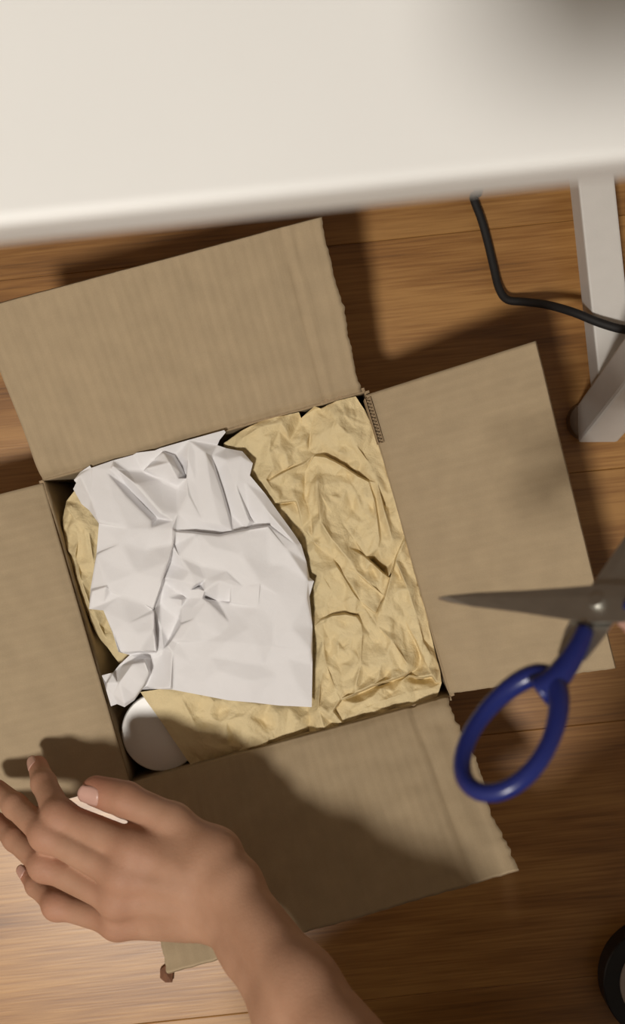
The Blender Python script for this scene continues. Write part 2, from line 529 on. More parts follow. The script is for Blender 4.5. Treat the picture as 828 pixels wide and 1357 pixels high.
def flap(h0, h1, o1, o0, seed, mat, sag=0.0, rough_u0=0.0, rough_u1=0.0, rough_out=0.0, creases=(), nu=90, nv=90, curl=0.0, bulge=(), roll=0.0012):
    """h0,h1: hinge corners; o0,o1: outer corners (all world points)"""
    lu = (h1 - h0).length; lv = (o0 - h0).length
    nrm = (h1 - h0).cross(o0 - h0).normalized()
    if nrm.z < 0: nrm = -nrm

    def fn(u, v):
        uu, vv = u, v
        # torn, nibbled edges
        if rough_u1 and u > 0.97: uu = u + rough_u1 * (nz(v * 5, seed, 1.3) * 0.7 + nz(v * 31, seed, 5.1) * 0.35) * (u - 0.97) / 0.03
        if rough_u0 and u < 0.03: uu = u - rough_u0 * (nz(v * 14, seed, 2.3) * 0.7 + nz(v * 45, seed, 7.1) * 0.5) * (0.03 - u) / 0.03
        if rough_out and v > 0.96: vv = v + rough_out * (nz(u * 5, seed, 3.3) * 0.6 + nz(u * 37, seed, 9.1) * 0.3) * (v - 0.96) / 0.04
        a = h0.lerp(h1, uu); b = o0.lerp(o1, uu)
        p = a.lerp(b, vv)
        z = 0.0012 * nz(u * 5, v * 4, seed) + 0.0005 * nz(u * 17, v * 13, seed + 3)
        z += sag * math.sin(math.pi * v) + curl * v * v
        z -= roll * math.exp(-(v / 0.03) ** 2)          # rolled scoring line at the hinge
        for (cu, depth, wd) in creases:
            z -= depth * math.exp(-((u + 0.012 * nz(v * 4, seed, 8) - cu) / wd) ** 2)
        for (bu, bv, amp, rad) in bulge:
            z += amp * math.exp(-(((u - bu) * lu) ** 2 + ((v - bv) * lv) ** 2) / rad ** 2)
        return p + nrm * z, nrm
    return grid_slab(fn, nu, nv, 0.0038, 'flap', mat, box, lu, lv)


f_top = flap(P(57, 638, RIM), P(480, 521, RIM), P(425, 288, 0.187), P(-33, 411, 0.187), 11, M_CARD, sag=-0.002, rough_u1=0.014, rough_out=0.005, roll=0.0035,
             creases=((0.885, 0.0022, 0.010), (0.93, 0.0014, 0.008), (0.62, 0.0007, 0.01), (0.50, 0.0006, 0.01), (0.33, 0.0006, 0.008), (0.18, 0.0005, 0.008)), bulge=((0.03, 0.12, 0.004, 0.012),))
tag(f_top, 'far flap with visible flutes and a torn right edge')
f_right = flap(P(483, 524, RIM + 0.001), P(595, 920, RIM + 0.001), P(815, 885, 0.194), P(709, 452, 0.194), 23, M_CARD_PLAIN, sag=0.001, rough_u1=0.006)
tag(f_right, 'flap under the scissors, smooth with straight cut edges')
f_bot = flap(P(173, 1036, RIM + 0.001), P(595, 922, RIM + 0.001), P(684, 1154, 0.210), P(221, 1290, 0.212), 37, M_CARD_PLAIN, sag=-0.002, rough_u1=0.022, rough_out=0.018, rough_u0=0.006,
             creases=((0.885, 0.0026, 0.009), (0.955, 0.0012, 0.009)), bulge=((0.95, 0.05, 0.003, 0.01),))
tag(f_bot, 'near flap in the shadow of the arm with a ragged edge')
f_left = flap(P(56, 640, RIM + 0.001), P(171, 1037, RIM + 0.001), P(-115, 1112, 0.150), P(-218, 713, 0.150), 51, M_CARD_PLAIN, sag=0.002,
              bulge=((0.03, 0.03, -0.003, 0.02), (0.97, 0.06, -0.003, 0.02)))
tag(f_left, 'flap under the fingertips')


def inset(p, c, d):
    q = Vector((p.x - c.x, p.y - c.y, 0)); q.normalize()
    return p - q * d


corners = [TL, TR, BR, BL]
for i in range(4):
    a, b = corners[i], corners[(i + 1) % 4]
    t = Vector((b.x - a.x, b.y - a.y, 0)); L = t.length; t.normalize()
    n_in = Vector((t.y, -t.x, 0))
    if n_in.dot(boxc - a) < 0: n_in = -n_in

    def fn(u, v, a=a, b=b, n_in=n_in):
        p = a.lerp(b, u)
        return Vector((p.x, p.y, 0.004 + (RIM - 0.0075) * (1 - v))) + n_in * (0.0006 + 0.001 * math.sin(v * 3.1) * nz(u * 3, i, 2)), n_in
    grid_slab(fn, 12, 8, 0.0038, 'side_wall', M_CARD_PLAIN, box, L, RIM)
bm = bmesh.new()
vs_ = [bm.verts.new((c.x, c.y, 0.0005)) for c in corners]
f_ = bm.faces.new(vs_)
r_ = bmesh.ops.extrude_face_region(bm, geom=[f_])
for v in [g for g in r_['geom'] if isinstance(g, bmesh.types.BMVert)]: v.co.z = 0.0045
bm.loops.layers.uv.new('UVMap')
link('box_bottom', bm_mesh('box_bottom', bm), M_CARD_PLAIN, box)

# torn corrugated strip standing at the far right corner: two liners with the fluting between them
a = P(486, 529, RIM - 0.004); b = P(504, 588, RIM - 0.004)
t = (b - a).normalized(); sd = Vector((t.y, -t.x, 0)).normalized()
bm = bmesh.new()
for s in (-0.0022, 0.0022):
    add_bar(bm, a + sd * s, b + sd * s, 0.0006, 0.02, Vector((0, 0, 1)))
add_bar(bm, a - Vector((0, 0, 0.004)), b - Vector((0, 0, 0.004)), 0.0042, 0.022, Vector((0, 0, 1)))
n_ = 26
prev = None
for k in range(n_ + 1):
    q = a.lerp(b, k / n_) + sd * (0.0017 if k % 2 else -0.0017)
    v0 = bm.verts.new(q + Vector((0, 0, 0.009))); v1 = bm.verts.new(q - Vector((0, 0, 0.009)))
    if prev: bm.faces.new((prev[0], prev[1], v1, v0))
    prev = (v0, v1)
tag(link('torn_edge', bm_mesh('torn_edge', bm), M_EDGE, box), 'torn board edge showing its corrugation')

# brown scrap by the near flap's corner
bm = bmesh.new()
sc_out = [(212, 1285), (220, 1279), (228, 1284), (229, 1292), (228, 1302), (219, 1302), (212, 1296)]
sv = [bm.verts.new(P(x, y, 0.006 + 0.001 * (i % 3))) for i, (x, y) in enumerate(sc_out)]
cv = bm.verts.new(P(221, 1291, 0.010))
lw = [bm.verts.new((v.co.x, v.co.y, 0.0008)) for v in sv]
for i in range(len(sv)):
    j = (i + 1) % len(sv)
    bm.faces.new((sv[i], sv[j], cv)); bm.faces.new((lw[j], lw[i], sv[i])); bm.faces.new((lw[j], sv[i], sv[j]))
bm.faces.new(lw)
tag(link('cardboard_scrap', bm_mesh('cardboard_scrap', bm), M_SCRAP), 'small reddish brown scrap on the floor by the near flap corner', 'scrap')


# ------------------------------------------------------------------ crumpled paper
def in_poly(x, y, poly):
    c = False
    n = len(poly)
    for i in range(n):
        x1, y1 = poly[i][0], poly[i][1]; x2, y2 = poly[i - 1][0], poly[i - 1][1]
        if (y1 > y) != (y2 > y) and x < (x2 - x1) * (y - y1) / (y2 - y1) + x1: c = not c
    return c


def paper(name, base, outline, lines=(), steps=(), spots=(), spacing=14, jit=2.0, seed=1, mat=None, skirt=None, subdiv=2, smooth_it=2, scale=1.0, fine=0.5, parent=None, folds=0, fdir=75):
    """creased sheet. outline/lines/spots: (px, py, millimetres above base); steps: (polyline, mm on its left, mm on its right)"""
    rnd = random.Random(seed)
    V2, Z, E, known = [], [], [], []

    def addv(x, y, z, k=True):
        V2.append(Vector((x, y))); Z.append(z * scale)
        if k: known.append((x, y, z * scale))
        return len(V2) - 1
    # densify the outline, with a little waviness
    ids = []
    n = len(outline)
    poly = []
    for i in range(n):
        x1, y1, z1 = outline[i]; x2, y2, z2 = outline[(i + 1) % n]
        L = math.hypot(x2 - x1, y2 - y1); m = max(1, int(L / spacing))
        for k in range(m):
            t = k / m
            wob = 0 if k == 0 else rnd.uniform(-0.7, 0.7)
            x = x1 + (x2 - x1) * t + wob * (y2 - y1) / max(L, 1); y = y1 + (y2 - y1) * t - wob * (x2 - x1) / max(L, 1)
            z = z1 + (z2 - z1) * t + (0 if k == 0 else rnd.uniform(-jit, jit) * 0.5)
            ids.append(addv(x, y, z)); poly.append((x, y))
    for i in range(len(ids)): E.append((ids[i], ids[(i + 1) % len(ids)]))
    for ln in lines:
        pi = None
        for (x, y, z) in ln:
            q = addv(x, y, z)
            if pi is not None: E.append((pi, q))
            pi = q
    for (pl, zl, zr) in steps:
        m = len(pl)
        Ls, Rs = [], []
        for i in range(m):
            dx = pl[min(i + 1, m - 1)][0] - pl[max(i - 1, 0)][0]; dy = pl[min(i + 1, m - 1)][1] - pl[max(i - 1, 0)][1]
            L = math.hypot(dx, dy); nx, ny = dy / L, -dx / L           # image-left of travel
            f = 1.0 if 0 < i < m - 1 else 0.35
            mid = (zl + zr) / 2
            o = 1.3
            Ls.append(addv(pl[i][0] + nx * o, pl[i][1] + ny * o, mid + (zl - mid) * f))
            Rs.append(addv(pl[i][0] - nx * o, pl[i][1] - ny * o, mid + (zr - mid) * f))
        for S in (Ls, Rs):
            for i in range(m - 1): E.append((S[i], S[i + 1]))
    for (x, y, z) in spots: addv(x, y, z)
    K = np.array(known)

    def idw(x, y):
        d2 = (K[:, 0] - x) ** 2 + (K[:, 1] - y) ** 2 + 4.0
        w_ = 1.0 / d2 ** 1.5
        return float((w_ * K[:, 2]).sum() / w_.sum())
    xs = [p[0] for p in poly]; ys = [p[1] for p in poly]
    pts = [(v.x, v.y) for v in V2]
    arr = list(pts)
    tries = int((max(xs) - min(xs)) * (max(ys) - min(ys)) / (spacing * spacing) * 9)
    A = np.array(arr)
    for _ in range(tries):
        x = rnd.uniform(min(xs), max(xs)); y = rnd.uniform(min(ys), max(ys))
        if not in_poly(x, y, poly): continue
        if ((A[:, 0] - x) ** 2 + (A[:, 1] - y) ** 2).min() < (spacing * 0.72) ** 2: continue
        A = np.vstack([A, [x, y]])
        addv(x, y, (idw(x, y) / scale + rnd.uniform(-jit, jit)), False)
    ov, oe, of, iv, ie, if_ = delaunay_2d_cdt(V2, E, [], 0, 0.01)
    bm_ = bmesh.new()
    bv = []
    for v, orig in zip(ov, iv):
        z = Z[orig[0]] if len(orig) else idw(v.x, v.y)
        if len(orig) > 1: z = max(Z[o_] for o_ in orig)
        bv.append(bm_.verts.new(P(v.x, v.y, base + z * 0.001)))
    for f in of:
        cx = sum(ov[i].x for i in f) / len(f); cy = sum(ov[i].y for i in f) / len(f)
        if in_poly(cx, cy, poly):
            try: bm_.faces.new([bv[i] for i in f])
            except ValueError: pass
    bmesh.ops.delete(bm_, geom=[v for v in bm_.verts if not v.link_faces], context='VERTS')
    bmesh.ops.triangulate(bm_, faces=bm_.faces[:])
    for _ in range(subdiv):
        bmesh.ops.subdivide_edges(bm_, edges=bm_.edges[:], cuts=1, use_grid_fill=True)
    bmesh.ops.triangulate(bm_, faces=bm_.faces[:])
    inner = [v for v in bm_.verts if not v.is_boundary]
    for _ in range(smooth_it):
        bmesh.ops.smooth_vert(bm_, verts=inner, factor=0.45, use_axis_x=True, use_axis_y=True, use_axis_z=True)
    for v in bm_.verts:
        q = v.co * 60
        r1 = 1 - abs(mnoise.noise(Vector((q.x, q.y, seed * 3.1)))) * 2
        r2 = 1 - abs(mnoise.noise(Vector((q.x * 2.7, q.y * 2.7, seed * 1.7)))) * 2
        v.co.z += 0.001 * fine * (0.9 * r1 + 0.5 * r2)
    if folds:
        # short sharp folds, mostly along one direction
        inn_v = [v for v in bm_.verts]
        C2 = np.array([(v.co.x, v.co.y) for v in inn_v]); dzs = np.zeros(len(inn_v))
        x0_, y0_ = C2.min(0); x1_, y1_ = C2.max(0)
        for _ in range(folds):
            cx, cy = rnd.uniform(x0_, x1_), rnd.uniform(y0_, y1_)
            a_ = math.radians(-fdir + rnd.gauss(0, 32)); L = rnd.uniform(0.006, 0.022); wd = rnd.uniform(0.0016, 0.0042)
            am = rnd.choice((-1, -1, 1)) * rnd.uniform(0.0006, 0.0019)
            t_ = (C2[:, 0] - cx) * math.cos(a_) + (C2[:, 1] - cy) * math.sin(a_)
            n_q = -(C2[:, 0] - cx) * math.sin(a_) + (C2[:, 1] - cy) * math.cos(a_) + 12 * rnd.uniform(-1, 1) * t_ * t_
            prof = np.clip(1 - np.abs(n_q) / np.where(n_q > 0, wd, wd * 2.6), 0, 1) * np.clip(1.15 - (t_ / L) ** 2, 0, 1)
            dzs += am * prof
        for v, dz_ in zip(inn_v, dzs): v.co.z += float(dz_)
    if skirt is not None:
        be = [e for e in bm_.edges if e.is_boundary]
        c = Vector((0, 0, 0))
        for v in bm_.verts: c += v.co
        c /= len(bm_.verts)
        for (zz, inn) in skirt:
            r_ = bmesh.ops.extrude_edge_only(bm_, edges=be)
            nv = [g for g in r_['geom'] if isinstance(g, bmesh.types.BMVert)]
            for v in nv:
                q = Vector((c.x - v.co.x, c.y - v.co.y, 0)); q.normalize()
                v.co.x += q.x * inn; v.co.y += q.y * inn
                v.co.z = min(v.co.z, zz + 0.003 * mnoise.noise(v.co * 70))
            be = [g for g in r_['geom'] if isinstance(g, bmesh.types.BMEdge) and all(v in set(nv) for v in g.verts)]
    me = bm_mesh(name, bm_, True)
    o = link(name, me, mat, parent)
    return o


BZ = 0.122
# right-hand wad of kraft paper
K_OUT = [(296, 588, -6), (318, 572, -2), (350, 556, 0), (396, 546, -1), (399, 554, -5), (417, 538, 1), (425, 541, -2), (446, 531, 2), (471, 525, 0), (484, 545, -1), (501, 588, -1),
         (517, 640, -1), (531, 690, -1), (540, 722, -2), (553, 772, -1), (567, 822, -2), (576, 862, -4), (583, 888, -4), (585, 905, -4), (579, 924, -3), (560, 932, -2), (530, 943, -2),
         (482, 957, -3), (442, 968, -2), (417, 977, 0), (409, 968, -5), (400, 930, -9), (395, 860, -11), (392, 790, -11), (370, 730, -12), (325, 660, -11), (300, 620, -10)]
K_STEPS = [
    ([(416, 603), (432, 605), (455, 617), (474, 630), (489, 638)], -6, 4),          # top edge of the big folded panel (panel on the right of travel, below)
    ([(489, 638), (497, 662), (501, 690), (504, 716)], -2, 3),
    ([(478, 733), (492, 744), (506, 757), (516, 765)], -14, 3),
    ([(535, 716), (524, 742), (516, 765), (509, 792), (500, 815)], 3, -3),
    ([(470, 756), (488, 773), (508, 791)], 2, -2),
    ([(424, 822), (440, 815), (458, 813), (473, 816), (480, 828)], -3, 3),
    ([(452, 927), (472, 919), (494, 909), (520, 901), (541, 893)], 5, -12),
    ([(541, 896), (556, 899), (572, 896), (577, 904)], 3, -12),
    ([(345, 672), (368, 667), (392, 664), (397, 683)], 2, -4),
    ([(356, 637), (376, 625), (402, 614)], -3, 2),
    ([(452, 927), (442, 942), (455, 957)], -4, 2),
    ([(541, 832), (552, 852), (560, 872), (566, 884)], 2, -4),
    ([(556, 826), (562, 850), (573, 868)], -2, 2),
]
K_LINES = [
    [(416, 603, -2), (405, 625, -4), (403, 652, -4), (412, 686, -4), (414, 716, -5), (428, 731, -4), (441, 739, -3), (449, 752, -2)],
    [(417, 542, -3), (411, 570, -5), (409, 597, -5), (416, 603, -2)],
    [(425, 655, 3), (440, 680, 0), (452, 692, -2), (470, 716, -2), (486, 738, -2)],
    [(420, 640, 5), (424, 690, 5), (440, 715, 4), (462, 742, 3)],
    [(398, 554, -6), (391, 572, -6), (383, 584, -4), (372, 590, 1)],
    [(383, 584, -4), (396, 581, -2), (406, 586, 1)],
    [(320, 582, 0), (345, 566, 4), (372, 560, 3), (380, 572, 2)],
    [(345, 612, -2), (352, 635, 2), (362, 650, 3)],
    [(358, 580, 4), (357, 600, 3), (362, 620, 1)],
    [(428, 828, 2), (437, 850, -3), (448, 880, -4), (455, 900, -1)],
    [(416, 830, 1), (428, 850, 2), (432, 880, 0), (445, 915, 1)],
    [(425, 760, 2), (440, 785, -1), (452, 800, -2), (470, 812, 0)],
    [(447, 752, 3), (470, 790, 3), (498, 812, 3)],
    [(455, 762, 0), (480, 800, -2), (500, 830, -2), (512, 850, 0)],
    [(500, 830, 0), (520, 850, 4), (540, 880, 4)],
    [(480, 840, 3), (478, 880, 4), (470, 912, 4)],
    [(505, 850, 0), (505, 880, 3), (500, 902, 3)],
    [(440, 545, 3), (447, 562, 5), (432, 570, 1)],
    [(447, 562, 5), (462, 575, 3), (472, 590, 2), (488, 612, 0)],
    [(458, 590, -2), (470, 598, -2), (478, 615, -3)],
    [(488, 612, 0), (500, 640, 2), (510, 680, 3), (520, 715, 2)],
    [(508, 668, -6), (515, 672, -5)],
    [(525, 745, 4), (540, 780, 3), (552, 815, 2)],
    [(466, 940, -4), (500, 930, -2), (540, 918, -1), (572, 912, -3)],
    [(480, 950, -6), (492, 936, -2), (520, 940, -5), (545, 930, -2)],
    [(425, 900, 1), (422, 940, 3), (430, 965, 1)],
    [(400, 700, -6), (420, 720, -2)],
]
kraft1 = paper('kraft_paper', BZ, K_OUT, K_LINES, K_STEPS, spacing=13, jit=1.5, seed=5, mat=M_KRAFT, skirt=((0.10, 0.003), (0.05, 0.002), (0.006, 0.006)), scale=1.55, fine=0.6, subdiv=3, smooth_it=2, folds=330)
tag(kraft1, 'big crumpled tan kraft paper wad filling the right side of the box', 'paper', 'tan packing paper in the box')

# near strip of kraft paper with a straight edge over the white lid
K3_OUT = [(186, 917, 1), (212, 913, 2), (250, 900, -2), (330, 905, -5), (400, 915, -6), (413, 945, -4), (410, 970, -5), (396, 977, -3), (372, 987, -2), (340, 996, -2), (318, 1002, -2), (290, 1011, -2), (264, 1018, -1), (257, 1020, 0),
          (228, 978, -1), (205, 944, 0)]
K3_LINES = [[(255, 915, 4), (262, 935, -1), (284, 930, 3)], [(281, 927, 4), (290, 945, -2), (300, 955, 2), (330, 945, 4)], [(320, 962, 4), (310, 975, -3), (300, 972, 2), (272, 970, 1)],
            [(340, 935, 5), (350, 955, -3), (357, 975, 1)], [(330, 950, 4), (332, 975, 3), (322, 990, 0), (300, 1008, -2)], [(366, 945, 4), (380, 960, 0), (395, 955, 2)],
            [(290, 993, 2), (308, 998, -2), (330, 990, 3), (352, 988, 3)], [(240, 925, 3), (258, 960, 2), (270, 985, 1), (290, 993, 2)]]
kraft3 = paper('kraft_paper', 0.1195, K3_OUT, K3_LINES, (), spots=[(215, 935, 1), (235, 970, 0), (255, 1000, -1)], spacing=15, jit=0.9, seed=9, mat=M_KRAFT, scale=1.6, fine=0.3, subdiv=3, folds=26, fdir=20)
tag(kraft3, 'tan kraft paper strip along the near side covering part of the white lid', 'paper', 'tan packing paper in the box')

# left sliver of kraft paper
K4_OUT = [(99, 650, -7), (88, 664, -9), (83, 690, -10), (86, 716, -9), (94, 745, -9), (101, 775, -10), (112, 806, -10), (127, 838, -11), (149, 868, -12), (168, 890, -13), (180, 870, -10), (175, 800, -9), (160, 720, -8), (140, 660, -8)]
K4_LINES = [[(88, 672, -2), (100, 690, 0), (118, 694, -1)], [(90, 700, -3), (102, 695, 0), (104, 715, -3), (101, 740, -5)], [(100, 735, 0), (108, 770, -1), (120, 805, -3)], [(118, 705, 0), (124, 745, 0)],
            [(118, 808, -6), (130, 825, -3), (140, 845, -5)], [(97, 738, -6), (90, 730, -4)]]
kraft4 = paper('kraft_paper', 0.122, K4_OUT, K4_LINES, (), spacing=12, jit=1.5, seed=14, mat=M_KRAFT, skirt=((0.08, 0.003), (0.006, 0.008)), scale=1.3, fine=0.6, subdiv=3, folds=40)
tag(kraft4, 'narrow tan kraft paper edge sticking out on the left beside the white paper', 'paper', 'tan packing paper in the box')

# white paper
W_OUT = [(97, 648, -5), (101, 640, -3), (98, 636, -2), (106, 626, 0), (119, 617, 1), (121, 620, 1), (150, 610, 2), (176, 603, 0), (181, 600, 1), (205, 597, 2), (212, 594, 2), (250, 583, 3), (297, 570, 4), (299, 573, 3), (291, 583, 0), (288, 590, -4), (300, 594, -5), (321, 598, 0), (335, 614, 2),
         (331, 630, 2), (352, 655, 1), (369, 679, 1), (390, 708, 1), (399, 722, 2), (406, 745, 0), (410, 765, 0), (416, 770, 3), (410, 790, 2), (414, 830, 2), (414, 880, 2), (413, 937, 1),
         (370, 935, 1), (302, 928, 1), (250, 918, 0), (229, 914, 0), (205, 913, -1), (188, 914, -2), (178, 928, 0), (165, 937, 0), (155, 933, -2), (147, 936, -2), (135, 895, -3), (150, 891, -2), (158, 881, -4),
         (172, 868, -5), (157, 864, 3), (149, 838, 3), (137, 809, 3), (118, 807, -1), (120, 780, 0), (128, 732, 1), (131, 694, 2), (118, 676, -2), (108, 668, -4)]
W_STEPS = [
    ([(233, 704), (262, 706), (290, 709), (325, 702), (357, 697)], -3, 5),
    ([(229, 722), (224, 745), (216, 770), (203, 808)], -5, 6),
    ([(203, 808), (205, 835), (207, 864)], -7, 5),
    ([(207, 864), (185, 864), (160, 865)], -7, 4),
    ([(191, 873), (199, 893), (192, 908), (182, 922)], -4, 4),
    ([(148, 892), (141, 905), (139, 918)], 4, -2),
    ([(280, 604), (287, 628), (295, 652), (303, 680), (309, 704)], -4, 2),
]
W_LINES = [
    [(146, 622, 2), (168, 645, -5), (190, 668, -6), (209, 687, -5)],
    [(150, 618, 5), (180, 642, 5), (213, 680, 5)],
    [(143, 628, 3), (165, 655, 3), (200, 690, 3)],
    [(146, 622, 3), (170, 624, -3), (189, 625, -5), (203, 610, -3), (215, 598, 1)],
    [(189, 625, -5), (215, 636, -3), (235, 645, -4), (249, 656, -4)],
    [(194, 621, 2), (224, 613, 8), (235, 634, 4)],
    [(216, 600, 4), (229, 608, 4), (238, 625, 3)],
    [(232, 603, -3), (241, 618, -6), (247, 633, -5)],
    [(249, 608, 4), (247, 634, 2), (252, 655, 2)],
    [(249, 656, 3), (236, 680, 2), (228, 700, 3), (229, 722, 5)],
    [(258, 598, 3), (260, 640, 2), (268, 690, 2)],
    [(272, 600, 4), (280, 650, 4), (292, 695, 3)],
    [(300, 610, 1), (312, 640, 3), (330, 690, 2)],
    [(331, 685, -3), (338, 693, -3)],
    [(319, 605, 3), (325, 640, 2), (350, 672, 4), (392, 722, 4)],
    [(355, 698, 6), (380, 728, 5), (408, 770, 4)],
    [(229, 722, 4), (238, 738, 2), (252, 758, 4), (265, 750, 1), (300, 756, 3), (345, 772, 5)],
    [(217, 766, -2), (240, 770, 3), (258, 775, 4), (272, 768, 3)],
    [(238, 787, -4), (252, 782, 0), (263, 777, -5), (271, 783, -5), (273, 792, -6), (288, 796, -4), (304, 797, -5)],
    [(271, 783, 4), (290, 770, 5), (306, 768, 4), (306, 797, 1)],
    [(263, 780, 3), (268, 792, 2), (255, 805, 1), (240, 825, 0)],
    [(224, 793, -3), (240, 795, 2), (248, 793, -3)],
    [(240, 805, -2), (236, 820, -6), (223, 848, -7)],
    [(240, 828, 2), (228, 848, 2), (222, 856, 3)],
    [(212, 800, -6), (213, 830, -4), (216, 860, -3)],
    [(306, 775, 4), (322, 777, 3), (344, 778, 5), (342, 805, 3), (330, 832, 4), (300, 851, 4)],
    [(304, 800, -2), (304, 825, 1), (292, 840, 2)],
    [(275, 797, 3), (258, 820, 3), (240, 848, 3), (229, 865, 2), (226, 912, 3)],
    [(235, 852, 1), (270, 850, 1), (300, 851, 4), (340, 855, 5), (412, 862, 5)],
    [(345, 778, 4), (372, 790, 4), (406, 792, 5)],
    [(330, 903, 4), (350, 882, 2.2), (362, 855, 3.2)],
    [(128, 735, 3), (160, 720, 5), (200, 700, 4), (229, 690, 2)],
    [(122, 784, 3), (140, 778, 6), (160, 790, 2), (190, 800, 1), (203, 806, 3)],
    [(137, 800, 1), (146, 785, 2), (142, 775, 5)],
    [(150, 838, 4), (170, 826, 5), (204, 812, 5)],
    [(106, 630, 2), (120, 660, 3), (131, 692, 4)],
    [(121, 618, 3), (150, 660, 4), (170, 700, 5)],
    [(156, 905, 4), (176, 880, 6), (192, 878, 5)],
    [(150, 920, 1), (158, 905, 5), (165, 932, 3)],
    [(160, 882, -5), (180, 872, -4), (200, 872, -5), (214, 868, -4)],
]
white = paper('packing_paper', 0.1295, W_OUT, W_LINES, W_STEPS, spots=[(385, 830, 5), (390, 900, 4), (290, 890, 4), (180, 760, 5), (150, 750, 4), (180, 840, 5), (320, 735, 6), (280, 725, 6)],
              spacing=30, jit=0.2, seed=21, mat=M_WHITE, subdiv=3, smooth_it=1, scale=1.6, fine=0.12)
tag(white, 'creased white packing paper lying on top of the kraft paper in the box', 'paper')

# white round lid of a canister in the near left corner
can = empty('canister', P(211, 972, 0.006), 'white round canister with a flat lid in the near left corner of the box', 'canister')
c = P(213, 970, 0.115)
R = 52.5 * (ZC - 0.115) / FPX


def lathe(bm, cx, cy, prof, seg=48):
    rings = []
    for (r, z) in prof:
        rings.append([bm.verts.new((cx + r * math.cos(2 * math.pi * k / seg), cy + r * math.sin(2 * math.pi * k / seg), z)) for k in range(seg)])
    for A, B in zip(rings[:-1], rings[1:]):
        for k in range(seg): bm.faces.new((A[k], A[(k + 1) % seg], B[(k + 1) % seg], B[k]))
    bm.faces.new(rings[0]); bm.faces.new(rings[-1])


bm = bmesh.new()
lathe(bm, c.x, c.y, [(R * 0.94, 0.0046), (R * 0.95, 0.006), (R * 0.95, 0.104)])
link('body', bm_mesh('canister_body', bm, False), M_LID, can)
bm = bmesh.new()
lathe(bm, c.x, c.y, [(R, 0.103), (R, 0.1135), (R - 0.0006, 0.1147), (R - 0.0012, 0.115), (0.004, 0.1150)])
link('lid', bm_mesh('canister_lid', bm, False), M_LID, can)

# ------------------------------------------------------------------ tape roll
tape = empty('tape_roll', P(877, 1303, 0), 'black roll of tape lying on the floor at the right edge', 'tape')
tc_ = P(877, 1303, 0.022)
Ro, Ri = 0.0535, 0.0385


def ring(bm, cx, cy, ri, ro, z0, z1, seg=56, bev=0.001):
    prof = [(ri, z0), (ro - bev, z0), (ro, z0 + bev), (ro, z1 - bev), (ro - bev, z1), (ri, z1)]
    rings = []
    for (r, z) in prof:
        rings.append([bm.verts.new((cx + r * math.cos(2 * math.pi * k / seg), cy + r * math.sin(2 * math.pi * k / seg), z)) for k in range(seg)])
    for i in range(len(rings)):
        A = rings[i]; B = rings[(i + 1) % len(rings)]
        for k in range(seg): bm.faces.new((A[k], A[(k + 1) % seg], B[(k + 1) % seg], B[k]))


bm = bmesh.new(); ring(bm, tc_.x, tc_.y, Ri, Ro, 0.0006, 0.022)
link('tape', bm_mesh('tape', bm), M_TAPE, tape)
bm = bmesh.new(); ring(bm, tc_.x, tc_.y, Ri - 0.0045, Ri + 0.0002, 0.0006, 0.0232, bev=0.0004)
link('core', bm_mesh('core', bm), M_CORE, tape)

# ------------------------------------------------------------------ scissors
PIV = P(793, 802, 0.50)
TIPA = P(583, 796, 0.44)
ENDB = P(652, 1058, 0.545)
eA = (TIPA - PIV).normalized()
eH = (ENDB - PIV).normalized()
nS = eA.cross(eH).normalized()
if nS.z < 0: nS = -nS
sciss = empty('scissors', PIV, 'open scissors with steel blades and blue plastic handles held over the right flap', 'scissors')


def blade_part(d, L, zo, wsign):
    """tapered hollow ground blade along d from the pivot; edge on the wsign side"""
    s = nS.cross(d).normalized() * wsign
    prof = [(-0.030, 0.007, -0.007), (-0.016, 0.010, -0.010), (0.0, 0.0115, -0.0105), (0.016, 0.0095, -0.0085), (L * 0.45, 0.0065, -0.006), (L * 0.75, 0.004, -0.004), (L * 0.93, 0.0016, -0.0018), (L, 0.0003, -0.0003)]
    b_ = bmesh.new()
    rows = []
    for (t_, a_, c_) in prof:
        p = PIV + d * t_ + nS * zo
        m_ = (a_ * 0.35 + c_ * 0.65)
        rows.append([b_.verts.new(p + s * a_ + nS * 0.0002), b_.verts.new(p + s * m_ + nS * 0.0013), b_.verts.new(p + s * c_ + nS * 0.0012), b_.verts.new(p + s * c_ - nS * 0.0010), b_.verts.new(p + s * a_ - nS * 0.0004)])
    for A, B in zip(rows[:-1], rows[1:]):
        for k in range(5): b_.faces.new((A[k], A[(k + 1) % 5], B[(k + 1) % 5], B[k]))
    b_.faces.new(rows[0]); b_.faces.new(rows[-1])
    return link('blade', bm_mesh('blade', b_), M_STEEL, sciss)


def handle_part(d, L, zo, side):
    """shank widening into a closed oval finger loop"""
    s = nS.cross(d).normalized() * side
    O = PIV + nS * zo
    b_ = bmesh.new()
    # shank
    sh = spline([O + d * 0.014, O + d * 0.028 - s * 0.001, O + d * 0.043 + s * 0.001, O + d * 0.052 + s * 0.006], 5)
    rad = [0.0042 + 0.0030 * (i / (len(sh) - 1)) for i in range(len(sh))]
    tube(b_, sh, 0.005, 10, radii=rad)
    # loop
    cen = O + d * (L * 0.695) + s * 0.0075
    hl, hw = L * 0.295, 0.0195
    loop = []
    for k in range(36):
        a_ = 2 * math.pi * k / 36
        egg = 1.0 + 0.14 * math.cos(a_)
        loop.append(cen + d * hl * math.cos(a_) + s * hw * math.sin(a_) * egg)
    tube(b_, loop, 0.0045, 10, closed=True, radii=[0.0041 + 0.0011 * max(0, -math.cos(2 * math.pi * k / 36)) for k in range(36)])
    return link('handle', bm_mesh('handle', b_, True), M_BLUE, sciss)


